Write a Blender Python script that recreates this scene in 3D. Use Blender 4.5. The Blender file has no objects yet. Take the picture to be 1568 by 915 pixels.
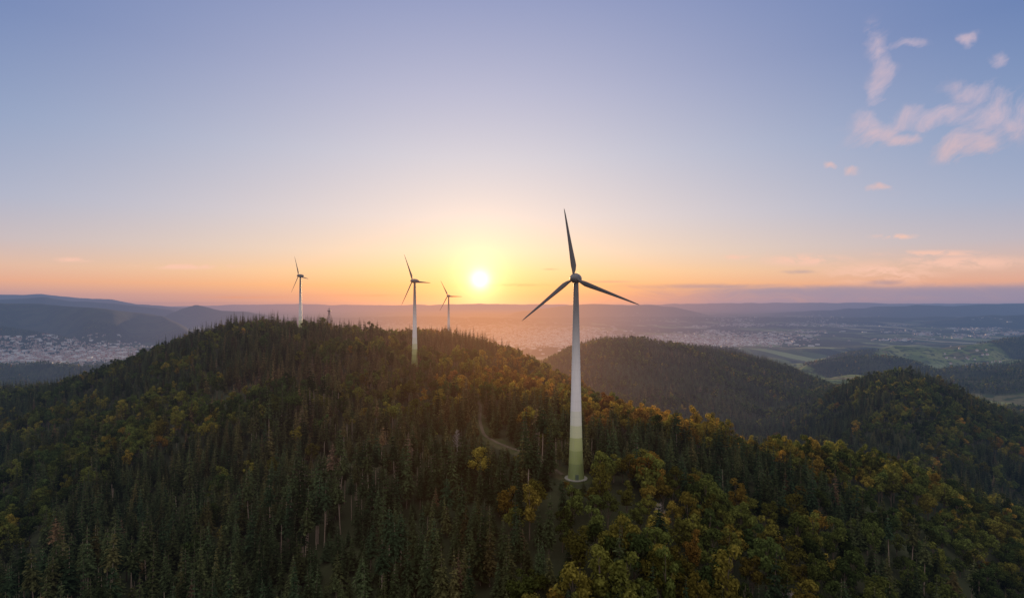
import bpy, math, random
import numpy as np
from mathutils import Vector, Matrix
random.seed(7); rng=np.random.default_rng(11)
F=855.0; CX=784.0; HY=463.0; CZ=590.0
scene=bpy.context.scene

def lin(c):
    return tuple(((v/255)/12.92 if v/255<=0.04045 else ((v/255+0.055)/1.055)**2.4) for v in c)+(1.0,)

# ------------------------------------------------------------ noise
def vnoise(x,y,seed=0):
    xi=np.floor(x).astype(np.int64); yi=np.floor(y).astype(np.int64)
    fx=x-xi; fy=y-yi
    fx=fx*fx*(3-2*fx); fy=fy*fy*(3-2*fy)
    def h(a,b):
        n=(a*374761393+b*668265263+seed*974711)&0x7fffffff
        n=((n^(n>>13))*1274126177)&0x7fffffff
        n=n^(n>>16)
        return (n&0xffff)/65535.0
    return (h(xi,yi)*(1-fx)+h(xi+1,yi)*fx)*(1-fy)+(h(xi,yi+1)*(1-fx)+h(xi+1,yi+1)*fx)*fy
def fbm(x,y,s,oct=4,seed=0):
    t=np.zeros_like(x,dtype=float);a=.5;n=0
    for o in range(oct):
        t+=a*vnoise(x/s+o*17.3,y/s-o*9.1,seed+o); n+=a; a*=.5; s=s/2
    return t/n
def sstep(a,b,x):
    t=np.clip((x-a)/(b-a),0,1); return t*t*(3-2*t)

# ------------------------------------------------------------ terrain: control points (azimuth column, depth, drop below eye level)
CP=[(-100,110,140),(400,110,128),(784,110,122),(1100,110,124),(1668,110,145),
(0,200,140),(300,200,128),(600,200,114),(784,200,108),(900,200,105),(1200,200,125),(1568,200,160),
(0,274,146),(300,274,128),(600,274,104),(784,274,92),(840,274,87),(882,274,86),(930,274,88),(1000,274,93),(1200,274,112),(1400,274,142),(1568,274,170),
(800,330,85),(740,360,85),(735,430,81),(712,510,80),(635,654,68),
(0,450,154),(200,450,126),(400,450,98),(550,450,84),(880,450,98),(1000,450,108),
(1150,390,112),(1250,390,120),(1350,400,132),(1450,420,152),(1568,440,184),
(0,700,163),(200,700,112),(400,700,66),(550,700,62),(780,700,88),
(-100,1000,185),(0,1050,178),(60,1000,165),(130,850,133),(200,850,102),(300,850,67),(350,880,52),(400,900,47),(460,930,51),(560,900,62),(640,950,68),(700,960,74),(780,850,85),(830,740,95),(900,600,114),
(687,1107,88),(460,1150,90),(300,1150,110),(130,1200,190),
(1000,700,180),(1100,700,205),(1250,650,215),(1400,560,195),(1568,650,240),
(1385,800,182),(1300,900,205),(1385,1200,158),(1340,1180,168),(1290,1180,190),(1430,1180,172),(1480,1150,206),(1568,1000,226),(1240,1150,255),
(850,2200,215),(900,2200,165),(940,2200,150),(1000,2200,168),(1080,2300,205),(1160,2400,262),(1220,2400,320),(780,2200,300),
(900,1500,240),(1000,1500,235),(1100,1500,262),(1180,1500,300),(950,1000,225),(1100,1000,262),
(1385,1800,330),(1568,1800,360),(1250,2500,400),(1400,2600,420),(1568,2600,400),(1000,2700,330),(1120,2900,400),(900,2800,380),
(784,1600,270),(600,1600,250),(400,1600,230),(200,1700,280),(0,1700,290),(-150,1700,300),
(784,3200,500),(600,3000,500),(300,3000,480),(0,3000,470),(1000,3400,480),(1150,3600,490),(1400,4000,510),(1568,4000,490),
(-100,5500,540),(200,5500,570),(500,6000,590),(784,6000,590),(1100,6000,588),(1300,6000,588),(1568,6000,580),
(-100,11000,590),(300,11000,590),(784,11000,590),(1200,11000,590),(1568,11000,590)]
cp=np.array(CP,float)
ca=np.arctan((cp[:,0]-CX)/F); cr=cp[:,1]/np.cos(ca)
P=np.stack([ca*2.2,np.log(cr)],1); Zc=CZ-cp[:,2]
def phi(r): 
    return np.where(r>1e-9,r*r*np.log(np.maximum(r,1e-9)),0)
n=len(P); D=np.linalg.norm(P[:,None]-P[None],axis=2)
A=np.zeros((n+3,n+3)); A[:n,:n]=phi(D)+np.eye(n)*0.0006
A[:n,n]=1;A[:n,n+1:]=P;A[n,:n]=1;A[n+1:,:n]=P.T
W=np.linalg.solve(A,np.concatenate([Zc,np.zeros(3)]))
RID=[ # (depth, log width, [(col,row)...])
 (3700,.09,[(1150,600),(1190,583),(1230,560),(1290,549),(1340,546),(1400,556),(1440,568),(1480,590)]),
 (3050,.08,[(1420,620),(1455,592),(1500,572),(1568,556),(1700,540)]),
 (5200,.09,[(1240,560),(1300,540),(1370,531),(1440,534),(1500,526),(1568,518),(1700,512)]),
 (3600,.09,[(1000,560),(1040,540),(1080,534),(1120,537),(1160,549),(1200,570),(1230,600)]),
 (6800,.08,[(-250,500),(-60,497),(20,503),(70,512),(120,522),(150,532)]),
 (9000,.16,[(-250,458),(0,463),(60,465),(100,468),(180,474),(250,485),(285,500),(310,530)]),
 (13500,.10,[(225,502),(250,484),(275,474),(300,466.5),(318,470),(340,476),(380,478),(415,483),(460,502)]),
 (17500,.10,[(-250,452),(0,458),(70,455),(110,461),(170,464),(215,468),(260,474),(300,485)]),
 (27000,.12,[(-250,446),(-40,450),(0,450),(30,451),(60,449),(120,456),(170,458),(210,466),(300,472),(420,481)]),
 (24000,.10,[(760,486),(800,476),(840,470),(880,466),(920,465),(960,467),(1000,467),(1030,470),(1070,478),(1100,486)]),
 (26000,.12,[(1130,484),(1230,477),(1320,471),(1400,467),(1460,468),(1568,464),(1750,460)]),
 (15000,.08,[(1380,500),(1430,491),(1500,484),(1568,481),(1700,476)]),
 (52000,.14,[(-300,464),(300,468),(420,465),(600,467),(740,465),(900,467),(1100,464.5),(1250,463),(1400,465),(1700,463)])]
def height(x,y):
    x=np.asarray(x,float);y=np.asarray(y,float)
    a=np.clip(np.arctan2(x,y),-.98,.98); r=np.hypot(x,y)
    v=np.log(np.clip(r,100,13000))
    Q=np.stack([a*2.2,v],1); z=np.zeros(len(Q))
    for i in range(0,len(Q),20000):
        q=Q[i:i+20000]; d2=(q[:,0:1]-P[None,:,0])**2+(q[:,1:2]-P[None,:,1])**2
        z[i:i+20000]=(0.5*d2*np.log(np.maximum(d2,1e-16)))@W[:n]+W[n]+q@W[n+1:]
    z=np.maximum(z,0)
    pl=sstep(5500,9000,r); z=z*(1-pl)
    z+= (fbm(x,y,90,3,3)-.5)*np.clip(r/60,2,12)*(1-sstep(4000,7000,r))
    m=sstep(2700,3600,r)*(1-sstep(5500,7500,r))*sstep(.12,.3,a)
    z+= m*(np.abs(fbm(x,y,1700,4,9)-.5)*-2+.22)*260*(1+sstep(.35,.7,a)*.4)
    m2=sstep(1400,2500,r)*(1-sstep(5000,7000,r))*(1-sstep(.1,.3,a))
    z+= m2*(fbm(x,y,900,4,21)-.5)*90
    z+= sstep(9000,12000,r)*(fbm(x,y,2500,2,5)-.5)*10
    z=np.maximum(z,0+8*fbm(x,y,1500,2,4))
    d=r*np.cos(a); col=CX+F*np.tan(np.clip(np.arctan2(x,y),-1.0,1.0))
    for (D0,w,prof) in RID:
        pr=np.array(prof); row=np.interp(col,pr[:,0],pr[:,1])
        row=row+ (fbm(col*1.0,np.zeros_like(col)+D0,22,3,8)-.5)*3
        top=CZ-(row-HY)/F*D0
        top=np.maximum(top,0)
        dd=D0*(1+(fbm(col*1.0,np.zeros_like(col)+D0,60,2,18)-.5)*w*1.6)
        g=np.exp(-(np.log(np.maximum(d,1)/dd)/w)**2)
        g=g*(1+ .8*(fbm(x,y,max(350,D0*.12),4,31)-.5)*(1-g))
        z=np.maximum(z,top*np.clip(g,0,1))
    return z
def kinds(x,y,z):
    r=np.hypot(x,y);a=np.arctan2(x,y)
    plain=1-sstep(30,75,z+(fbm(x,y,800,3,44)-.5)*40)
    plain*=sstep(3000,4500,r)
    mead=sstep(2400,2900,r)*sstep(.50,.53,fbm(x,y,600,4,77)+.04+sstep(.25,.6,a)*.04-sstep(120,260,z)*.16)*(1-sstep(8000,12000,r))
    mead*=sstep(.2,.33,a)
    return plain,mead
# grid
NA,NR=680,680
s=np.linspace(-1,1,NA); ang=s*0.95+np.sign(s)*np.abs(s)**5*1.1
rad=np.exp(np.linspace(math.log(25),math.log(95000),NR))
AA,RR=np.meshgrid(ang,rad,indexing='ij')
X=(RR*np.sin(AA)).ravel();Y=(RR*np.cos(AA)).ravel();Z=height(X,Y)
pl,md=kinds(X,Y,Z)
def new_mesh(name,V,Fq,mats,smooth=False,midx=None):
    me=bpy.data.meshes.new(name)
    if isinstance(Fq,np.ndarray):
        me.vertices.add(len(V)); me.vertices.foreach_set('co',np.asarray(V,np.float32).ravel())
        k=Fq.shape[1]
        me.loops.add(Fq.size); me.loops.foreach_set('vertex_index',Fq.astype(np.int32).ravel())
        me.polygons.add(len(Fq)); me.polygons.foreach_set('loop_start',np.arange(0,Fq.size,k,dtype=np.int32))
        me.update(calc_edges=True)
    else:
        me.from_pydata([tuple(v) for v in V],[],Fq)
    for m in mats: me.materials.append(m)
    if midx is not None: me.polygons.foreach_set('material_index',np.array(midx,np.int32))
    if smooth: me.polygons.foreach_set('use_smooth',np.ones(len(me.polygons),bool))
    me.update()
    return me
def add(name,me,parent=None,loc=None,link=True):
    o=bpy.data.objects.new(name,me)
    if link: scene.collection.objects.link(o)
    if parent: o.parent=parent
    if loc is not None: o.location=loc
    return o

# ------------------------------------------------------------ node helpers
SUNEL=math.atan((HY-428)/F); SUNAZ=math.atan((735-CX)/F)
SD=Vector((math.sin(SUNAZ)*math.cos(SUNEL),math.cos(SUNAZ)*math.cos(SUNEL),math.sin(SUNEL)))
class NT:
    def __init__(s,t): s.t=t
    def n(s,typ,**k):
        nd=s.t.nodes.new(typ)
        for a,b in k.items(): setattr(nd,a,b)
        return nd
    def set(s,sock,v):
        if isinstance(v,bpy.types.NodeSocket): s.t.links.new(v,sock)
        else: sock.default_value=v
    def m(s,op,a,b=None,c=None,clamp=False):
        nd=s.n('ShaderNodeMath',operation=op); nd.use_clamp=clamp
        s.set(nd.inputs[0],a)
        if b is not None: s.set(nd.inputs[1],b)
        if c is not None: s.set(nd.inputs[2],c)
        return nd.outputs[0]
    def v(s,op,a,b=None,c=None):
        nd=s.n('ShaderNodeVectorMath',operation=op); s.set(nd.inputs[0],a)
        if b is not None: s.set(nd.inputs[1],b)
        if c is not None: s.set(nd.inputs[2],c)
        return nd.outputs['Value'] if op in('LENGTH','DOT_PRODUCT') else nd.outputs[0]
    def mix(s,f,a,b,bt='MIX'):
        nd=s.n('ShaderNodeMix',data_type='RGBA',blend_type=bt); s.set(nd.inputs[0],f); s.set(nd.inputs[6],a); s.set(nd.inputs[7],b)
        return nd.outputs[2]
    def noise(s,vec,scale,detail=3,rough=.5,dim='3D'):
        nd=s.n('ShaderNodeTexNoise',noise_dimensions=dim); s.set(nd.inputs['Vector'],vec)
        nd.inputs['Scale'].default_value=scale; nd.inputs['Detail'].default_value=detail; nd.inputs['Roughness'].default_value=rough
        return nd.outputs[0]
    def mr(s,x,a,b,c=0.,d=1.,smooth=True):
        nd=s.n('ShaderNodeMapRange'); 
        if smooth: nd.interpolation_type='SMOOTHSTEP'
        s.set(nd.inputs[0],x)
        for i,q in enumerate((a,b,c,d)): nd.inputs[i+1].default_value=q
        return nd.outputs[0]
    def ramp(s,x,stops,interp='LINEAR'):
        nd=s.n('ShaderNodeValToRGB'); nd.color_ramp.interpolation=interp; e=nd.color_ramp.elements
        while len(e)<len(stops): e.new(.5)
        for i,(p,c) in enumerate(stops): e[i].position=p; e[i].color=c
        s.set(nd.inputs[0],x); return nd.outputs[0]
# haze group: painted over materials as emission, thicker and warmer toward the low sun
hg=bpy.data.node_groups.new('haze_emission','ShaderNodeTree')
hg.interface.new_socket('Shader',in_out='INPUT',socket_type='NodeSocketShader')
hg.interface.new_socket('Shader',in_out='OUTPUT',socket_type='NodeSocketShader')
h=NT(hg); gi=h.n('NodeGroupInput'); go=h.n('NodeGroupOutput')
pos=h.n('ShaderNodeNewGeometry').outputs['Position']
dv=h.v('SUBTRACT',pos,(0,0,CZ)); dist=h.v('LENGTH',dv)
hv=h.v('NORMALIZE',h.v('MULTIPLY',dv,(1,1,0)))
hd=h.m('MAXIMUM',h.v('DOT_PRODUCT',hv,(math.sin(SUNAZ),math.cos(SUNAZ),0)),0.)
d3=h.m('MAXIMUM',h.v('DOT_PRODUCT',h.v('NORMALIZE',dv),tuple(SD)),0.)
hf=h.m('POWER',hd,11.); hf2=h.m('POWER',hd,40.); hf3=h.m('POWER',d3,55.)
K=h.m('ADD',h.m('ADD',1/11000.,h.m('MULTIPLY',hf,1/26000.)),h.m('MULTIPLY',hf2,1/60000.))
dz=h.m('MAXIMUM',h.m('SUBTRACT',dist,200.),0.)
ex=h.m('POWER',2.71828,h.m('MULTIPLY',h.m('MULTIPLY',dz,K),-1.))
ng_=h.m('MULTIPLY',h.m('MULTIPLY',hf3,.20),h.m('SUBTRACT',1.,h.m('POWER',2.71828,h.m('MULTIPLY',dz,-1/700.))))  # near slopes under the sun get extra painted glow
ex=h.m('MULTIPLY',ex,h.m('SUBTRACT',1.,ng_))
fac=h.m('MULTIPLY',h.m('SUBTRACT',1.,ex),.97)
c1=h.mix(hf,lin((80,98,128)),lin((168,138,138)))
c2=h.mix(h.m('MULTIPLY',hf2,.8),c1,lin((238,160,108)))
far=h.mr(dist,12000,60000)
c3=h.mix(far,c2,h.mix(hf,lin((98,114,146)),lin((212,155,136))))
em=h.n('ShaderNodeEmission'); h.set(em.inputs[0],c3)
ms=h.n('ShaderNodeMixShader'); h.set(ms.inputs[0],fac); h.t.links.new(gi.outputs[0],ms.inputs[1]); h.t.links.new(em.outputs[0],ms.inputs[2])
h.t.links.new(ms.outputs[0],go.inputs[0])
def mat(name):
    m=bpy.data.materials.new(name); m.use_nodes=True; m.node_tree.nodes.clear()
    try: m.cycles.emission_sampling='NONE'
    except Exception: pass
    return m,NT(m.node_tree)
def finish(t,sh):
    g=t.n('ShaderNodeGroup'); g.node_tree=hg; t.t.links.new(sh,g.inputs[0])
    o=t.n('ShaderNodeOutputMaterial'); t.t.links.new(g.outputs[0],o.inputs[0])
def bsdf(t,col,rough=.7,spec=.3,normal=None):
    b=t.n('ShaderNodeBsdfPrincipled'); t.set(b.inputs['Base Color'],col); t.set(b.inputs['Roughness'],rough)
    b.inputs['Specular IOR Level'].default_value=spec
    if normal is not None: t.set(b.inputs['Normal'],normal)
    return b.outputs[0]
def simple(name,c,rough=.6,spec=.3,var=.25,scale=.5):
    m,t=mat(name); p=t.n('ShaderNodeNewGeometry').outputs['Position']
    nz=t.noise(p,scale,4); col=t.mix(nz,tuple(v*(1-var) for v in c[:3])+(1,),tuple(min(1,v*(1+var)) for v in c[:3])+(1,))
    finish(t,bsdf(t,col,rough,spec)); return m
def foliage(name,stops,trans):
    m,t=mat(name)
    oi=t.n('ShaderNodeObjectInfo'); at=t.n('ShaderNodeAttribute',attribute_type='INSTANCER',attribute_name='tint')
    g=t.n('ShaderNodeNewGeometry')
    col=t.ramp(at.outputs['Fac'],stops)
    br=t.m('ADD',.5,t.m('MULTIPLY',oi.outputs['Random'],1.2))
    br=t.m('MULTIPLY',br,t.mr(t.noise(g.outputs['Position'],1.0,1),.3,.7,.45,1.6,False))
    cc=t.v('SCALE',col); t.set(cc.node.inputs['Scale'],br)
    d=t.n('ShaderNodeBsdfDiffuse'); t.set(d.inputs[0],cc)
    tr=t.n('ShaderNodeBsdfTranslucent'); t.set(tr.inputs[0],cc)
    mx=t.n('ShaderNodeMixShader'); mx.inputs[0].default_value=trans
    t.t.links.new(d.outputs[0],mx.inputs[1]); t.t.links.new(tr.outputs[0],mx.inputs[2])
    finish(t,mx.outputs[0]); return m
M_needle=foliage('spruce_needles',[(0,(.034,.054,.026,1)),(.35,(.060,.070,.028,1)),(.6,(.105,.086,.034,1)),(.8,(.14,.092,.046,1)),(1,(.15,.10,.07,1))],.4)
M_leaf=foliage('beech_leaves',[(0,(.050,.072,.022,1)),(.3,(.095,.110,.026,1)),(.55,(.18,.155,.030,1)),(.8,(.27,.165,.032,1)),(1,(.23,.11,.035,1))],.5)
M_bark=simple('bark',(.15,.115,.085),.9,.1,.4,2)
M_pale=simple('pale_bark',(.33,.25,.19),.9,.1,.4,2)
M_dead=simple('dead_wood',(.34,.29,.27),.9,.1,.3,2)

# ------------------------------------------------------------ tree meshes
class MB:
    def __init__(s): s.v=[];s.f=[];s.m=[]
    def quad(s,a,b,c,d,m):
        i=len(s.v); s.v+= [a,b,c,d]; s.f.append((i,i+1,i+2,i+3)); s.m.append(m)
    def tri(s,a,b,c,m):
        i=len(s.v); s.v+= [a,b,c]; s.f.append((i,i+1,i+2)); s.m.append(m)
    def tube(s,p,q,r1,r2,m,k=5):
        p=Vector(p);q=Vector(q); d=(q-p).normalized(); u=d.orthogonal().normalized(); w=d.cross(u)
        i=len(s.v)
        for j in range(k):
            t=2*math.pi*j/k; e=u*math.cos(t)+w*math.sin(t)
            s.v.append(p+e*r1); s.v.append(q+e*r2)
        for j in range(k):
            a=i+2*j;b=i+2*((j+1)%k); s.f.append((a,b,b+1,a+1)); s.m.append(m)
    def mesh(s,name,mats): return new_mesh(name,s.v,s.f,mats,midx=s.m)
R=random.uniform
def spruce(seed,H=22,Rr=3.0,start=.12,nw=20,nb=8,cards=4,barkmat=None,pw=.85):
    random.seed(seed); b=MB(); 
    b.tube((0,0,-1.5),(R(-.1,.1),R(-.1,.1),H*.5),.30,.18,0); b.tube((0,0,H*.5),(0,0,H),.18,.03,0)
    for i in range(nw):
        t=(i+R(-.3,.3))/nw; t=max(t,0); z=H*(start+(1-start)*t)*.985
        rb=Rr*((1-t)**pw)*(1 if t>.12 else .55+3.5*t)+.18
        k=max(4,int(nb*(.6+.4*(1-t))))
        off=R(0,6.28)
        for j in range(k):
            if random.random()<.07: continue
            an=off+j*6.283/k+R(-.25,.25); r=rb*R(.6,1.18); 
            dx,dy=math.cos(an),math.sin(an); droop=r*R(.18,.48)
            sx,sy=-dy,dx
            def pt(q): return Vector((dx*r*q,dy*r*q,z-droop*q*q*1.1+ (r*.10 if q>.9 else 0)))
            if cards<=1:
                w=r*R(.35,.5); p=pt(.5)
                b.quad(Vector((0,0,z+.3)),p+Vector((sx*w,sy*w,-w*.5)),pt(1),p-Vector((sx*w,sy*w,w*.5)),1); continue
            for c in range(cards):
                q=(c+.4)/cards; q2=min(q+1.25/cards,1.05)
                w=(r*.32*(1.15-q)+.2)*R(.8,1.3)
                side=1 if c%2 else -1
                a=pt(q-.12); e=pt(q2)
                mid=(a+e)/2
                hang=R(.1,.6)
                b.quad(a,mid+Vector((sx*w*side,sy*w*side,-w*hang)),e+Vector((sx*w*.5*side,sy*w*.5*side,-w*hang*.8)),mid-Vector((sx*w*.6*side,sy*w*.6*side,w*R(0,.5))),1)
    b.tri(Vector((.12,0,H-.9)),Vector((-.12,.05,H-.9)),Vector((0,0,H+.5)),1)
    return b.mesh('spruce',[barkmat or M_bark,M_needle])
def beech(seed,H=19,Rr=4.3,nl=15,nc=75,cs=.46,start=.30):
    random.seed(seed); b=MB()
    b.tube((0,0,-1.5),(R(-.2,.2),R(-.2,.2),H*.45),.34,.22,0); b.tube((0,0,H*.45),(0,0,H*.85),.22,.06,0)
    cz=H*(start+1)/2; hz=H*(1-start)/2
    for l in range(nl):
        while True:
            p=Vector((R(-1,1),R(-1,1),R(-1,1)))
            if p.length<1: break
        wz=p.z; wr=math.sqrt(max(0,1-.75*wz*wz))*(1.1-.2*wz)
        c=Vector((p.x*Rr*.72*wr,p.y*Rr*.72*wr,cz+wz*hz*.80)); lr=R(.26,.46)*Rr
        b.tube((0,0,max(H*.2,c.z-Rr*1.1)),c,.10,.03,0,4)
        for k in range(nc):
            d=Vector((random.gauss(0,1),random.gauss(0,1),random.gauss(.25,1))).normalized()
            q=c+Vector((d.x,d.y,d.z*.8))*lr*R(.6,1.12)
            nrm=(d+Vector((R(-1,1),R(-1,1),R(-.4,1)))*.6).normalized()
            u=nrm.orthogonal().normalized(); w=nrm.cross(u); th=R(0,6.28)
            u,w=u*math.cos(th)+w*math.sin(th),w*math.cos(th)-u*math.sin(th)
            s1=cs*R(.6,1.5);s2=cs*R(.4,1.1)
            b.quad(q-u*s1,q-w*s2+u*R(-.1,.1),q+u*s1,q+w*s2,1)
    return b.mesh('beech',[M_bark,M_leaf])
def dead(seed,H=18):
    random.seed(seed); b=MB(); b.tube((0,0,-1),(0,0,H*.6),.3,.18,0);b.tube((0,0,H*.6),(.3,0,H),.18,.04,0)
    for i in range(46):
        z=R(.3,.97)*H; an=R(0,6.28); l=(1-z/H)*5+1.2
        p=Vector((0,0,z)); q=p+Vector((math.cos(an)*l,math.sin(an)*l,l*R(.3,.9))); b.tube(p,q,.09,.03,0,4)
        for k in range(4):
            s_=p.lerp(q,R(.3,.95)); e=s_+Vector((R(-1,1),R(-1,1),R(.2,1.2)))*1.1; b.tube(s_,e,.045,.02,0,3)
    return b.mesh('dead_tree',[M_dead])
SP=[spruce(1,22,4.3),spruce(2,24,3.9,.2),spruce(3,20,4.5,.06),spruce(4,23,3.6,.3),spruce(5,25,3.9,.5,14,8,4,M_pale,.6),spruce(6,26,3.6,.6,13,8,4,M_pale,.6)]
BE=[beech(11,19,5.2),beech(12,18,5.6),beech(13,21,5.0,17),beech(14,16,4.8,13)]
SPF=[spruce(21,22,4.6,.1,8,6,1),spruce(22,23,4.2,.15,8,6,1),spruce(23,20,5.0,.08,7,6,1)]
BEF=[beech(31,18,6.2,6,13,1.4,.2),beech(32,19,5.8,6,13,1.4,.2)]
DEAD=dead(41)
def protos(meshes,nm): return [add(nm+'_source_%d'%i,m,link=False) for i,m in enumerate(meshes)]

def scatter(name,pts,idx,scl,rot,tint,prot):
    me=bpy.data.meshes.new(name); me.vertices.add(len(pts)); me.vertices.foreach_set('co',pts.astype(np.float32).ravel())
    for nm,typ,arr,key in (('idx','INT',idx.astype(np.int32),'value'),('scl','FLOAT_VECTOR',scl.astype(np.float32),'vector'),('rot','FLOAT_VECTOR',rot.astype(np.float32),'vector'),('tint','FLOAT',tint.astype(np.float32),'value')):
        a=me.attributes.new(nm,typ,'POINT'); a.data.foreach_set(key,arr.ravel())
    o=add(name,me)
    ng=bpy.data.node_groups.new(name+'_scatter','GeometryNodeTree')
    ng.interface.new_socket('Geometry',in_out='INPUT',socket_type='NodeSocketGeometry'); ng.interface.new_socket('Geometry',in_out='OUTPUT',socket_type='NodeSocketGeometry')
    t=NT(ng); gi=t.n('NodeGroupInput'); go=t.n('NodeGroupOutput'); j=t.n('GeometryNodeJoinGeometry')
    def na(nm,dt): q=t.n('GeometryNodeInputNamedAttribute',data_type=dt); q.inputs[0].default_value=nm; return q.outputs[0]
    ai=na('idx','INT');asc=na('scl','FLOAT_VECTOR');ar=na('rot','FLOAT_VECTOR')
    e2r=t.n('FunctionNodeEulerToRotation'); ng.links.new(ar,e2r.inputs[0])
    for k,p in enumerate(prot):
        c=t.n('FunctionNodeCompare',data_type='INT',operation='EQUAL')
        ins=[s for s in c.inputs if s.type=='INT' and s.enabled]
        ng.links.new(ai,ins[0]); ins[1].default_value=k
        oi=t.n('GeometryNodeObjectInfo'); oi.inputs['Object'].default_value=p; oi.inputs['As Instance'].default_value=True
        ip=t.n('GeometryNodeInstanceOnPoints')
        ng.links.new(gi.outputs[0],ip.inputs['Points']); ng.links.new(c.outputs[0],ip.inputs['Selection'])
        ng.links.new(oi.outputs['Geometry'],ip.inputs['Instance']); ng.links.new(e2r.outputs[0],ip.inputs['Rotation']); ng.links.new(asc,ip.inputs['Scale'])
        ng.links.new(ip.outputs[0],j.inputs[0])
    ng.links.new(j.outputs[0],go.inputs[0])
    md=o.modifiers.new('scatter','NODES'); md.node_group=ng
    return o

# ------------------------------------------------------------ key places
def place(col,d): return (col-CX)/F*d, d
TURB=[(882,274,426,-8,24,1),(635,640,430,-25,43,0),(687,1080,453,-28,28,0),(460,895,422,-20,42,0)]
def gz(x,y): return float(height([x],[y])[0])
tb=[]
for (c,d,hy,rot,yaw,full) in TURB:
    x,y=place(c,d); hub=CZ-(hy-HY)/F*d; tb.append((x,y,hub-98,rot,yaw))
path=[(31.4-6,279),(18,300),(4,325),(-8,345),(-18.5,365),(-23,395),(-24,430),(-32,475),(-46,520),(-70,575),(-100,630),(-112,640)]
def dens(p,k): 
    p=np.array(p,float); t=np.linspace(0,len(p)-1,k); q=np.stack([np.interp(t,range(len(p)),p[:,0]),np.interp(t,range(len(p)),p[:,1])],1)
    for _ in range(8): q[1:-1]=(q[:-2]+q[1:-1]*2+q[2:])/4
    return q
pd=dens(path,160)
pd3=dens([(150,215),(185,240),(215,262),(250,275),(290,270)],60)
def ground(x,y):
    z=height(x,y)
    for (tx,ty,tz,_,_) in tb:
        r=np.hypot(x-tx,y-ty); w=1-sstep(9,45,r); z=z*(1-w)+tz*w
    return z
Z=ground(X,Y)
alld=np.concatenate([pd,pd3])
near=RR.ravel()<900
pthm=np.zeros(len(X)); 
ii=np.where(near&(np.abs(X)<320)&(Y>100))[0]
for k in range(0,len(ii),20000):
    j=ii[k:k+20000]; dd=np.min(np.hypot(X[j][:,None]-alld[None,:,0],Y[j][:,None]-alld[None,:,1]),axis=1)
    for (tx,ty,_,_,_) in tb[:2]: dd=np.minimum(dd,np.maximum(np.hypot(X[j]-tx,Y[j]-ty)-3,0))
    pthm[j]=1-sstep(2,8,dd)

# ------------------------------------------------------------ terrain material
m,t=mat('terrain')
g=t.n('ShaderNodeNewGeometry').outputs['Position']
def attr(nm): return t.n('ShaderNodeAttribute',attribute_name=nm).outputs['Fac']
n1=t.noise(g,.05,5,.6); n2=t.noise(g,.006,4,.55); n3=t.noise(g,.9,3,.6)
fl=t.mix(t.mr(n1,.35,.65),(.026,.030,.016,1),(.045,.042,.022,1)); fl=t.mix(t.mr(n3,.4,.7),fl,(.055,.048,.028,1))
vor=t.n('ShaderNodeTexVoronoi',feature='F1'); t.set(vor.inputs['Vector'],t.v('MULTIPLY',g,(.0032,.0009,0.))); vor.inputs['Scale'].default_value=1.
sep=t.n('ShaderNodeSeparateColor'); t.set(sep.inputs[0],vor.outputs['Color'])
fld=t.ramp(sep.outputs[0],[(0,(.05,.07,.035,1)),(.25,(.10,.13,.055,1)),(.45,(.19,.23,.11,1)),(.62,(.28,.25,.17,1)),(.78,(.06,.09,.045,1)),(.9,(.34,.33,.25,1))],'CONSTANT')
wood=t.mr(t.noise(t.v('MULTIPLY',g,(1,.5,0.)),.0008,6,.64),.46,.51)
fld=t.mix(wood,fld,(.018,.030,.020,1))
vor2=t.n('ShaderNodeTexVoronoi',feature='F1'); t.set(vor2.inputs['Vector'],g); vor2.inputs['Scale'].default_value=.007
sep2=t.n('ShaderNodeSeparateColor'); t.set(sep2.inputs[0],vor2.outputs['Color'])
mdc=t.ramp(sep2.outputs[0],[(0,(.10,.13,.045,1)),(.25,(.13,.165,.055,1)),(.5,(.17,.19,.08,1)),(.7,(.12,.11,.06,1)),(.82,(.09,.125,.042,1))],'CONSTANT')
mdc=t.mix(t.mr(t.noise(g,.02,4,.6),.50,.58),mdc,(.04,.055,.027,1))
hillf=t.mix(t.mr(t.noise(g,.004,5,.65),.42,.58),(.022,.032,.018,1),(.050,.060,.030,1))
fl=t.mix(t.mr(n2,.3,.7,0.3,.9),fl,hillf)
col=t.mix(attr('meadow'),fl,mdc); col=t.mix(attr('plain'),col,fld)
grs=t.mix(t.mr(n1,.4,.6),(.050,.060,.024,1),(.085,.075,.040,1))
pm=attr('track'); col=t.mix(t.mr(pm,.0,.6),col,grs)
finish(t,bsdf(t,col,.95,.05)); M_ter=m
idx=np.arange(NA*NR).reshape(NA,NR)
Fq=np.stack([idx[:-1,:-1],idx[1:,:-1],idx[1:,1:],idx[:-1,1:]],-1).reshape(-1,4)[:,::-1]
me=new_mesh('terrain',np.stack([X,Y,Z],1),Fq,[M_ter],smooth=True)
for nm,arr in (('meadow',md),('plain',pl),('track',pthm)):
    a=me.attributes.new(nm,'FLOAT','POINT'); a.data.foreach_set('value',arr.astype(np.float32))
add('terrain',me)

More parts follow.
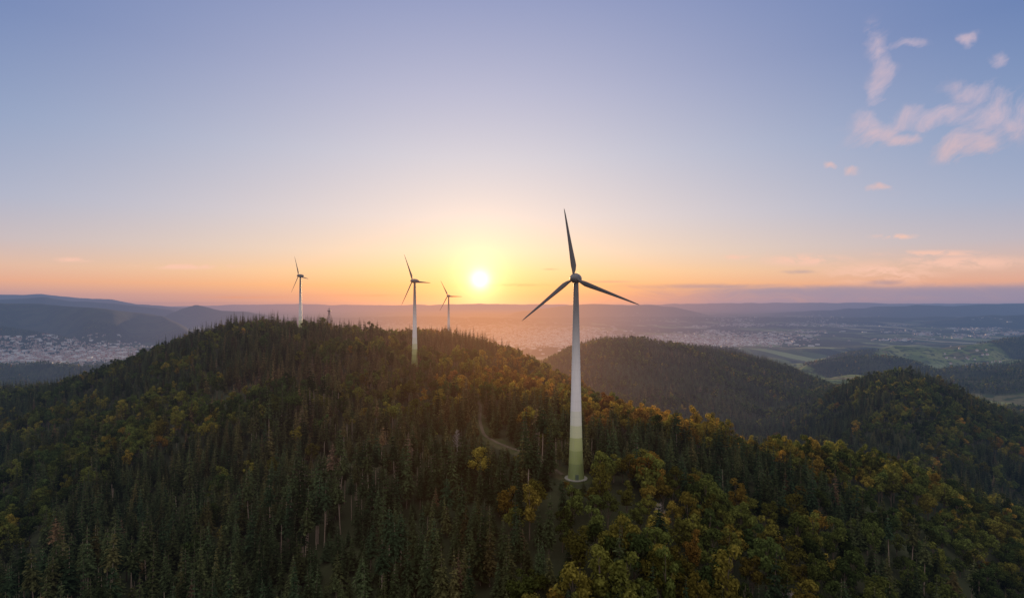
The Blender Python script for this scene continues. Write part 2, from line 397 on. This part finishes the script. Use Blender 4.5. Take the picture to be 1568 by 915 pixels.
M_gravel=simple('gravel',(.115,.092,.065),.95,.05,.5,.5)
def ribbon(name,pd,w):
    V=[];Fc=[]
    tz=np.gradient(pd,axis=0); nl_=np.stack([-tz[:,1],tz[:,0]],1)/np.linalg.norm(tz,axis=1)[:,None]
    offs=[-w,-w*.4,w*.4,w]
    for o in offs:
        q=pd+nl_*o; z=ground(q[:,0],q[:,1])+.3-(.2 if abs(o)==w else 0); V.append(np.stack([q[:,0],q[:,1],z],1))
    k=len(pd); V=np.concatenate(V)
    for s_ in range(3):
        for i in range(k-1): Fc.append((s_*k+i,s_*k+i+1,(s_+1)*k+i+1,(s_+1)*k+i))
    add(name,new_mesh(name,V,Fc,[M_gravel],smooth=True))
ribbon('forest_track',pd,1.1); ribbon('forest_track',pd3,1.1)

# ------------------------------------------------------------ forest scatter
def jgrid(sp,r0,r1,amax):
    nx=int(2*r1*math.sin(amax)/sp)+2
    xs=(np.arange(nx)-nx/2)*sp; ys=np.arange(max(20,r0*.45),r1,sp)
    GX,GY=np.meshgrid(xs,ys); GX=GX+rng.uniform(-.5,.5,GX.shape)*sp; GY=GY+rng.uniform(-.5,.5,GY.shape)*sp
    x=GX.ravel();y=GY.ravel(); r=np.hypot(x,y);a=np.abs(np.arctan2(x,y))
    k=(r>=r0)&(r<r1)&(a<amax); return x[k],y[k]
tanel=(Z.reshape(NA,NR)+18-CZ)/RR; hor=np.maximum.accumulate(tanel,axis=1)
def seen(x,y,z,marg):
    a=np.arctan2(x,y); r=np.hypot(x,y)
    ia=np.clip(np.searchsorted(ang,a),0,NA-1); ir=np.clip(np.searchsorted(rad,r)-3,0,NR-1)
    return (z+25+marg-CZ)/r > hor[ia,ir]
prot=[]
for q in pd[30:86:2]: prot.append((q[0],q[1],gz(q[0],q[1])+.3,.8))
x0,y0,z0=tb[0][:3]
for dx in(-10,-6,-2,3,6): prot.append((x0+dx,y0-3,z0+1.0,1.))
x1,y1,z1=tb[1][:3]
for dx in(-3,3): prot.append((x1+dx,y1,z1+6,2.))
prot.append((tb[3][0],tb[3][1],tb[3][2]+19,3.))
for q in pd3[16:32:3]: prot.append((q[0],q[1],gz(q[0],q[1])+.3,.6))
prot=np.array(prot); pcol=prot[:,0]/prot[:,1]; prow=(CZ-prot[:,2])/prot[:,1]
def limit(x,y,z,H,rad_):
    out=H.copy(); 
    for i in range(len(prot)):
        m_=(y<prot[i,1]-1)&(np.abs(x/y-pcol[i])*y<rad_*.5+prot[i,3]*y/prot[i,1])
        maxH=(CZ-prow[i]*y-z)
        out[m_]=np.minimum(out[m_],np.maximum(maxH[m_],0))
    return out
def clear(x,y):
    k=np.ones(len(x),bool)
    dm=np.full(len(x),1e9)
    j=np.where((np.hypot(x,y)<900)&(np.abs(x)<330))[0]
    for s_ in range(0,len(j),20000):
        q=j[s_:s_+20000]; dm[q]=np.min(np.hypot(x[q][:,None]-alld[None,:,0],y[q][:,None]-alld[None,:,1]),axis=1)
    k&=dm>2.8
    for i,(tx,ty,_,_,_) in enumerate(tb): k&=np.hypot(x-tx,y-ty)>(10 if i==0 else 8)
    return k
def ridgeline(x,y):
    # broadleaf belt along the spur right of the turbine and across the saddle
    return .17*np.exp(-((x-10)/60)**2-((y-600)/170)**2)+.11*np.exp(-((y-(395-.05*x))/55)**2)*sstep(20,90,x)
def beechprob(x,y):
    a=np.arctan2(x,y); r=np.hypot(x,y)
    nz=fbm(x,y,80,3,101)
    return nz-.03+.075*sstep(-.12,.08,a)*(1-sstep(900,1500,r))+.03*sstep(.1,.3,a)+ridgeline(x,y)
def build(name_s,name_b,sp,r0,r1,amax,SPR,BER,wS,marg=None,sc=1.):
    x,y=jgrid(sp,r0,r1,amax); z=ground(x,y)
    k=clear(x,y)
    p_,m_=kinds(x,y,z); k&=(p_<.4)&(m_<.45)
    if marg is not None: k&=seen(x,y,z,marg)
    x,y,z=x[k],y[k],z[k]
    gap=sstep(.66,.74,fbm(x,y,38,3,55))*(np.hypot(x,y)<1500)
    bp=beechprob(x,y)+rng.normal(0,.07,len(x)); isb=bp>.56
    keep=~isb|(rng.random(len(x))<(.75 if sp<9 else .9))
    x,y,z,isb,bp,gap=x[keep],y[keep],z[keep],isb[keep],bp[keep],gap[keep]
    n_=len(x)
    stand=fbm(x,y,55,2,303)
    s=(.62+.80*stand)*rng.uniform(.62,1.24,n_)*sc*(1-.6*gap)
    if r0<200: s*=1+.10*(1-sstep(230,350,np.hypot(x,y)))
    H=22*s; H2=limit(x,y,z,H*1.1,3.6)/1.1; 
    ok=H2>2.0; s=np.minimum(H,H2)/22
    for nm,selm,PR,base,w in ((name_s,~isb,SPR,0,wS),(name_b,isb,BER,1,None)):
        q=selm&ok; c=int(q.sum()); 
        if c==0: continue
        if w is not None:
            idx_=rng.choice(len(PR),c,p=w)
            if len(PR)>4:
                tall=(fbm(x[q],y[q],45,2,404)>.68)&(rng.random(c)<.7)&(s[q]>.7); idx_[tall]=rng.choice([4,5],int(tall.sum()))
        else: idx_=rng.integers(0,len(PR),c)
        sx=np.sqrt(s[q])*rng.uniform(.82,1.15,c)*(s[q]/(s[q]+.12)*1.12)
        scl=np.stack([sx,sx*rng.uniform(.9,1.1,c),s[q]*rng.uniform(.92,1.1,c)],1)
        rot=np.stack([rng.normal(0,.03,c),rng.normal(0,.03,c),rng.uniform(0,6.28,c)],1)
        aa=np.arctan2(x[q],y[q]); rr=np.hypot(x[q],y[q])
        if base==0:
            ti=.12+.55*(fbm(x[q],y[q],130,3,202)-.3)+rng.normal(0,.13,c)+.42*np.exp(-((aa+.15)/.36)**2)*sstep(220,480,rr)  # warm term near the sun's bearing paints sun glow into needle colour
            ti=np.where(rng.random(c)<.02,rng.uniform(.8,1.,c),ti)
        else:
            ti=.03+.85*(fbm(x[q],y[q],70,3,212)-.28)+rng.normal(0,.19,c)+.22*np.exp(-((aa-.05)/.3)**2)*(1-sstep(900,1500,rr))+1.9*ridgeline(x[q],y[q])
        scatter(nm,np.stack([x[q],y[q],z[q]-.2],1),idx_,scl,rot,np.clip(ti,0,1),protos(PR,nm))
    return n_
c1_=build('spruce_forest','beech_forest',6.7,75,560,.86,SP,BE,[.27,.27,.27,.15,.02,.02])
c2_=build('spruce_forest','beech_forest',8.0,560,1400,.84,SP[:4],BE,[.25]*4,40)
c3_=build('distant_spruce_forest','distant_beech_forest',10.5,1400,3000,.82,SPF,BEF,[.34,.33,.33],20,1.05)
c4_=build('distant_spruce_forest','distant_beech_forest',18.0,3000,9500,.80,SPF,BEF,[.34,.33,.33],10,1.3)
print('trees',c1_,c2_,c3_,c4_)

def solo(name,mesh,col,d,sc):
    x,y=place(col,d); o=add(name,mesh); o.location=(x,y,gz(x,y)-.2); o.scale=(sc,sc,sc); o.rotation_euler=(0,0,R(0,6))
for c,d,s_ in ((1208,205,1.05),(700,330,.8),(1010,235,.85)): solo('dead_tree',DEAD,c,d,s_)
for c,d,s_ in ((870,178,1.0),(455,190,1.1),(400,215,1.05),(320,200,1.),(1000,190,1.)): solo('spruce_tree',SP[int(c)%4],c,d,s_)
for c,d,s_ in ((1090,200,1.15),(1145,190,1.05),(300,260,1.1),(890,172,.9),(1360,300,1.1)): solo('beech_tree',BE[int(c)%4],c,d,s_)
for c,d,s_ in ((585,205,1.05),(604,215,1.1),(684,250,1.),(614,225,1.05),(596,228,1.1),(472,262,1.1),(484,255,1.),(1010,215,1.1)): solo('pine_tree',SP[4+int(c)%2],c,d,s_)

# ------------------------------------------------------------ turbines
m,t=mat('tower_paint_and_shade'); tc=t.n('ShaderNodeTexCoord').outputs['Object']; sp_=t.n('ShaderNodeSeparateXYZ'); t.set(sp_.inputs[0],tc)
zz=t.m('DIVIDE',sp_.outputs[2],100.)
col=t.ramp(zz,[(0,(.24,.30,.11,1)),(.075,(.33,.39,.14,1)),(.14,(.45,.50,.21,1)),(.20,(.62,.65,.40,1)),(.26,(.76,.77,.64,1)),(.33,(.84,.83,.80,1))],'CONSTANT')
top_shade=t.mr(zz,.45,.9); col=t.mix(top_shade,col,(.16,.165,.175,1))  # backlit shade painted in: tower colour darkens toward the hub
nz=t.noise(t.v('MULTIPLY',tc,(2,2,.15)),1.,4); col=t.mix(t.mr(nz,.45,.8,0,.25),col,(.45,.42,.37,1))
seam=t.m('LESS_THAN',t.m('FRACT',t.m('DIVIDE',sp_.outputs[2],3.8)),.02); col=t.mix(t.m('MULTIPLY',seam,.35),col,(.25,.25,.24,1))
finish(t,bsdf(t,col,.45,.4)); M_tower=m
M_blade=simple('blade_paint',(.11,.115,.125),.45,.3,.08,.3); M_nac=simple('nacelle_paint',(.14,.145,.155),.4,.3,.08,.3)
M_conc=simple('concrete',(.28,.27,.24),.9,.1,.2,.8); M_door=simple('door_paint',(.10,.14,.10),.5,.3,.1,1)
def revolve(prof,k=40,axis='z'):
    V=[];Fc=[]
    for (h_,r_) in prof:
        for j in range(k):
            a=6.28318*j/k
            V.append((r_*math.cos(a),r_*math.sin(a),h_) if axis=='z' else (r_*math.cos(a),h_,r_*math.sin(a)))
    for i in range(len(prof)-1):
        for j in range(k):
            a=i*k+j;b=i*k+(j+1)%k; Fc.append((a,b,b+k,a+k) if axis=='z' else (a,a+k,b+k,b))
    return V,Fc
def blade():
    V=[];Fc=[];k=12
    S=[(0,.62,.62,0),(1.5,.6,.6,0),(3.2,1.1,.55,22),(5.5,1.55,.42,20),(8,1.45,.34,16),(13,1.15,.26,11),(20,.82,.18,6),(27,.55,.12,3),(31,.38,.08,1),(33,.2,.05,0),(33.8,.03,.02,0)]
    for (r_,c_,th,tw) in S:
        c_*=.85
        sh=0 if r_<2 else c_*.45
        for j in range(k):
            a=6.28318*j/k; x=math.cos(a)*c_+sh; y=math.sin(a)*th; w=math.radians(tw)
            V.append((x*math.cos(w)-y*math.sin(w), x*math.sin(w)+y*math.cos(w)-.0009*r_*r_, r_+.6))
    for i in range(len(S)-1):
        for j in range(k):
            a=i*k+j;b=i*k+(j+1)%k; Fc.append((a,b,b+k,a+k))
    return V,Fc
for (x,y,z,rot,yaw) in tb:
    e=bpy.data.objects.new('wind_turbine',None); scene.collection.objects.link(e); e.location=(x,y,z)
    V,Fc=revolve([(-6,4.3),(0,4.15),(2,3.95),(5,3.7),(10,3.4),(18,3.08),(28,2.78),(42,2.42),(60,2.02),(80,1.58),(96,1.22),(96.4,1.3),(97,1.3)],48)
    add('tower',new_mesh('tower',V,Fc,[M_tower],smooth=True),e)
    V,Fc=revolve([(-4,5.6),(.25,5.6),(.35,5.4),(.35,3.9)],48); add('foundation',new_mesh('foundation',V,Fc,[M_conc]),e)
    V=[(-.8,-4.25,.4),(.8,-4.25,.4),(.8,-4.02,2.9),(-.8,-4.02,2.9),(-.8,-3.5,.4),(.8,-3.5,.4),(.8,-3.5,2.9),(-.8,-3.5,2.9)]
    add('door',new_mesh('door',V,[(0,1,2,3),(0,4,5,1),(1,5,6,2),(2,6,7,3),(3,7,4,0)],[M_door]),e)
    hd_=bpy.data.objects.new('nacelle_yaw',None); scene.collection.objects.link(hd_); hd_.parent=e; hd_.location=(0,0,98); hd_.rotation_euler=(0,0,math.radians(-yaw))
    V,Fc=revolve([(6.2,0.02),(5.9,.7),(5,1.35),(3.4,1.95),(1.5,2.35),(-.5,2.5),(-1.7,2.45),(-2.0,2.3)],32,'y'); add('nacelle',new_mesh('nacelle',V,Fc,[M_nac],smooth=True),hd_)
    V,Fc=revolve([(-2.1,2.25),(-3,2.2),(-4.2,1.85),(-5.2,1.25),(-5.8,.6),(-6,.02)],32,'y'); add('spinner',new_mesh('spinner',V,Fc,[M_nac],smooth=True),hd_)
    V,Fc=revolve([(2.2,.05),(2.9,.05),(3.9,.03),(4.4,.02)],8); add('lightning_rod',new_mesh('lightning_rod',V,Fc,[M_nac]),hd_).location=(0,3,0)
    for i in range(3):
        V,Fc=blade(); o=add('blade_%d'%(i+1),new_mesh('blade',V,Fc,[M_blade],smooth=True),hd_); o.location=(0,-3.2,0)
        o.rotation_euler=(0,math.radians(rot+120*i),0)
# ------------------------------------------------------------ lookout tower
def beam(b,p,q,w): b.tube(p,q,w,w,0,4)
b=MB(); HT=38
for i in range(4):
    a=math.pi/4+i*math.pi/2; c,s_=math.cos(a),math.sin(a); a2=a+math.pi/2
    beam(b,(c*3,s_*3,-2),(c*1.5,s_*1.5,HT),.22)
    for k in range(9):
        z0_=k*HT/9; z1_=(k+1)*HT/9; r0=3-1.5*z0_/HT; r1=3-1.5*z1_/HT
        beam(b,(c*r0,s_*r0,z0_),(math.cos(a2)*r1,math.sin(a2)*r1,z1_),.12); beam(b,(c*r1,s_*r1,z1_),(math.cos(a2)*r1,math.sin(a2)*r1,z1_),.12)
beam(b,(0,0,HT-6),(0,0,HT+6),.25)
M_steel=simple('steel',(.10,.10,.11),.5,.4,.1,1)
e=bpy.data.objects.new('lookout_tower',None); scene.collection.objects.link(e)
x,y=place(504,880); e.location=(x,y,CZ-(476-HY)/F*880-HT)
add('lattice_frame',b.mesh('lattice_frame',[M_steel]),e)
V,Fc=revolve([(HT-.3,.05),(HT-.3,2.7),(HT+.1,2.7),(HT+.1,2.6),(HT+1.2,2.6),(HT+1.2,2.5),(HT+.1,2.5),(HT+.1,.05)],16); add('platform',new_mesh('platform',V,Fc,[M_steel]),e)
V,Fc=revolve([(HT+2.4,2.4),(HT+2.5,2.4),(HT+3.6,.1)],16); add('roof',new_mesh('roof',V,Fc,[M_steel]),e)

# ------------------------------------------------------------ town
M_wall=[simple('house_wall',(.62,.55,.48),.8,.2,.3,.01),simple('hall_wall',(.72,.70,.66),.6,.3,.2,.01),simple('roof_tile',(.26,.14,.11),.85,.1,.3,.01),simple('flat_roof',(.56,.54,.52),.8,.1,.4,.01)]
def town(name,cl):
    V=[];Fc=[];mi=[]
    for (c0,r0,sc,sr,nn,big) in cl:
        for _ in range(nn):
            col=random.gauss(c0,sc); row=max(random.gauss(r0,sr),474)
            d=(CZ-15)*F/(row-HY); d=min(d,30000)
            x,y=place(col,d); V.append([x,y,big])
    A_=np.array(V); z=ground(A_[:,0],A_[:,1]); V=[]
    for (x,y,big),zz_ in zip(A_,z):
        if zz_>200: continue
        far=min(1.6,math.hypot(x,y)/8500+.35)
        if random.random()<big: w,l,hh=R(15,36)*far,R(25,60)*far,R(8,20); flat=True
        else: w,l,hh=R(9,14)*far,R(11,20)*far,R(6,13); flat=False
        a=R(0,3.14); ca_,sa_=math.cos(a),math.sin(a); i=len(V)
        def p(u,v,q): V.append((x+u*ca_-v*sa_,y+u*sa_+v*ca_,zz_+q))
        for q in(-6,hh): 
            p(-w/2,-l/2,q);p(w/2,-l/2,q);p(w/2,l/2,q);p(-w/2,l/2,q)
        wm=1 if flat else 0
        for f in((0,1,5,4),(1,2,6,5),(2,3,7,6),(3,0,4,7)): Fc.append(tuple(i+k for k in f)); mi.append(wm)
        if flat: Fc.append((i+4,i+5,i+6,i+7)); mi.append(3)
        else:
            p(0,-l/2,hh+w*.45);p(0,l/2,hh+w*.45)
            Fc.append((i+5,i+6,i+9,i+8));mi.append(2);Fc.append((i+7,i+4,i+8,i+9));mi.append(2)
            Fc.append((i+4,i+5,i+8));mi.append(0);Fc.append((i+6,i+7,i+9));mi.append(0)
    add(name,new_mesh(name,V,Fc,M_wall,midx=mi))
town('town',[(60,546,60,6,1000,.12),(160,541,40,5,700,.12),(20,538,40,4,300,.15)])
town('town',[(830,520,42,6,2400,.4),(870,512,35,5,1000,.45),(770,505,50,5,900,.45),(650,500,80,5,600,.4),(900,526,40,4,700,.2)])
town('town',[(1090,523,35,4,1100,.25),(1160,520,35,4,500,.2),(1040,517,30,4,400,.25)])
vil=[(1260,572,14,3,80,0),(1480,570,25,6,60,0)]
random.seed(99)
for _ in range(40): vil.append((R(960,1640),R(482,520),R(8,26),R(.6,1.8),int(R(20,80)),.25))
town('town',vil)

# ------------------------------------------------------------ sky
w=bpy.data.worlds.new('World'); scene.world=w; w.use_nodes=True; w.node_tree.nodes.clear(); t=NT(w.node_tree)
try: w.cycles.sampling_method='NONE'
except Exception: pass
dr=t.v('NORMALIZE',t.n('ShaderNodeTexCoord').outputs['Generated']); sx=t.n('ShaderNodeSeparateXYZ'); t.set(sx.inputs[0],dr)
zx=t.m('MAXIMUM',sx.outputs[2],0.)
zs=t.m('POWER',zx,.5)
def rp(st): return t.ramp(zs,[(math.sqrt(p),lin(c)) for p,c in st])
cen=rp([(0,(208,150,136)),(.012,(228,158,124)),(.03,(247,180,124)),(.055,(252,203,150)),(.09,(247,214,184)),(.15,(232,214,208)),(.25,(208,203,213)),(.35,(184,184,207)),(.476,(149,157,194)),(.56,(138,150,191)),(.75,(235,228,228)),(1,(250,240,235))])
sid=rp([(0,(112,122,154)),(.012,(160,142,160)),(.03,(212,160,148)),(.05,(208,172,165)),(.085,(176,171,188)),(.14,(148,163,195)),(.24,(119,145,187)),(.37,(88,119,173)),(.55,(84,114,171)),(.75,(235,228,228)),(1,(250,240,235))])  # zenith stops brightened above the view as added fill light
bak=rp([(0,(160,148,155)),(.05,(185,168,170)),(.12,(198,180,182)),(.25,(200,190,196)),(.5,(212,208,216)),(1,(250,240,235))])  # unseen sky behind the camera, brightened as added fill
hz=t.v('NORMALIZE',t.v('MULTIPLY',dr,(1,1,0))); dt=t.v('DOT_PRODUCT',hz,(math.sin(SUNAZ),math.cos(SUNAZ),0))
f=t.m('POWER',t.m('MAXIMUM',dt,0.),5.5)
base=t.mix(f,sid,cen); base=t.mix(t.mr(dt,.5,-.3),base,bak)
sdot=t.m('MAXIMUM',t.v('DOT_PRODUCT',dr,tuple(SD)),0.)
def addc(a,b): return t.mix(1.,a,b,'ADD')
def glow(p,c): 
    k=t.m('POWER',sdot,p); return t.mix(k,(0,0,0,1),c)
col=addc(base,glow(50.,(.09,.06,.02,1))); col=addc(col,glow(300.,(.26,.17,.06,1))); col=addc(col,glow(1500.,(.6,.45,.22,1))); col=addc(col,glow(9000.,(1.6,1.3,.85,1)))
yy=t.m('MAXIMUM',sx.outputs[1],.05); U=t.m('DIVIDE',sx.outputs[0],yy); Wv=t.m('DIVIDE',sx.outputs[2],yy)
cmb=t.n('ShaderNodeCombineXYZ'); t.set(cmb.inputs[0],U); t.set(cmb.inputs[1],Wv); uv=cmb.outputs[0]
front=t.mr(sx.outputs[1],.1,.2)
warp=t.n('ShaderNodeTexNoise'); t.set(warp.inputs['Vector'],uv); warp.inputs['Scale'].default_value=9; warp.inputs['Detail'].default_value=4
wv=t.v('SUBTRACT',warp.outputs['Color'],(.5,.5,.5))
uvw=t.v('ADD',uv,t.v('MULTIPLY',wv,(.07,.07,0)))
uvs=t.v('ADD',uv,t.v('MULTIPLY',wv,(.11,.09,0)))
def fld_(l,vec):
    o=None
    for (px,py,rx,ry) in l:
        q=t.v('MULTIPLY_ADD',vec,(F/rx,F/ry,0),(-(px-CX)/rx,-(HY-py)/ry,0)); d_=t.v('DOT_PRODUCT',q,q)
        o=d_ if o is None else t.m('SMOOTH_MIN',o,d_,.6)
    return t.m('POWER',2.718,t.m('MULTIPLY',o,-1.))
hi=fld_([(1530,178,80,34),(1480,218,40,32),(1490,145,50,20),(1425,182,58,13),(1385,208,42,11),(1335,195,40,24),(1345,85,20,48),(1385,75,28,10),(1340,140,22,24),(1310,250,15,8),(1347,284,22,9),(1268,246,12,5),(1530,95,16,12),(1484,60,10,12)],uvs)
rotv=t.n('ShaderNodeVectorRotate',rotation_type='Z_AXIS'); t.set(rotv.inputs['Vector'],uvw); rotv.inputs['Angle'].default_value=math.radians(-35)
cn=t.noise(t.v('MULTIPLY',rotv.outputs[0],(.6,1.5,1)),19.,7,.64)
cdn=t.m('ADD',t.m('MULTIPLY',hi,.75),t.m('MULTIPLY',t.m('SUBTRACT',cn,.5),2.4))
dh=t.m('MULTIPLY',t.mr(cdn,.10,1.15,smooth=False),t.mr(hi,.03,.5))
cshade=t.mix(t.mr(Wv,.24,.34),lin((238,188,174)),lin((204,184,198)))
cshade=t.mix(t.mr(cn,.45,.68,.0,.5),cshade,lin((210,182,190)))
col=t.mix(t.m('MULTIPLY',t.m('MULTIPLY',dh,.9),front),col,cshade)
lo=fld_([(1235,398,60,8),(1350,418,80,15),(1470,402,100,10),(1430,388,70,5),(1130,393,20,4),(280,408,70,4),(110,398,30,4),(1370,362,30,4)],uv)
cn2=t.noise(t.v('MULTIPLY',uvw,(1,3.2,1)),18.,6,.62)
dl=t.mr(t.m('MULTIPLY',lo,t.mr(cn2,.34,.60)),.08,.8,smooth=False)
col=t.mix(t.m('MULTIPLY',t.m('MULTIPLY',dl,.8),front),col,lin((242,192,174)))
dk=fld_([(842,412,17,2.2),(1225,416,34,4),(1360,432,36,5),(800,436,60,3),(930,431,60,2.5),(1060,438,130,4.5),(1260,444,200,8),(1500,444,200,11),(560,452,60,2),(380,455,90,2.5)],uv)
dk2=t.m('MULTIPLY',t.mr(Wv,.045,.004),t.mr(U,-.05,.45))
cn3=t.noise(t.v('MULTIPLY',uvw,(1,7,1)),9.,5,.6)
dd=t.mr(t.m('ADD',t.m('ADD',t.m('MULTIPLY',dk,.45),t.m('MULTIPLY',dk2,.6)),t.m('MULTIPLY',cn3,.7)),.45,1.2)
dkc=t.mix(t.mr(U,0.,.45),lin((214,142,116)),lin((132,132,162)))
col=t.mix(t.m('MULTIPLY',t.m('MULTIPLY',dd,.8),front),col,dkc)
col=addc(col,t.mix(t.mr(sdot,math.cos(math.radians(.62)),math.cos(math.radians(.38))),(0,0,0,1),(6,5.5,4,1)))
ns=t.n('ShaderNodeTexSky',sky_type='NISHITA'); ns.sun_disc=False; ns.sun_elevation=SUNEL; ns.sun_rotation=SUNAZ; ns.altitude=800
col=addc(col,t.mix(1.,ns.outputs[0],(.012,.012,.012,1),'MULTIPLY'))
bg=t.n('ShaderNodeBackground'); t.set(bg.inputs[0],col); bg.inputs[1].default_value=1.0
wo=t.n('ShaderNodeOutputWorld'); t.t.links.new(bg.outputs[0],wo.inputs[0])
# sun
sl=bpy.data.lights.new('sun','SUN'); sl.energy=5.; sl.angle=math.radians(.5); sl.color=(1,.62,.28)
so=bpy.data.objects.new('sun',sl); scene.collection.objects.link(so); so.rotation_euler=SD.to_track_quat('Z','Y').to_euler(); so.location=(0,0,900)
# camera
cam=bpy.data.cameras.new('camera'); co=bpy.data.objects.new('camera',cam); scene.collection.objects.link(co)
co.location=(0,0,CZ); co.rotation_euler=(math.pi/2,0,0); cam.sensor_width=36; cam.lens=36*F/1568; cam.shift_y=5.5/1568
cam.clip_start=1; cam.clip_end=200000
scene.camera=co
scene.view_settings.view_transform='Standard'; scene.view_settings.look='None'; scene.view_settings.exposure=0
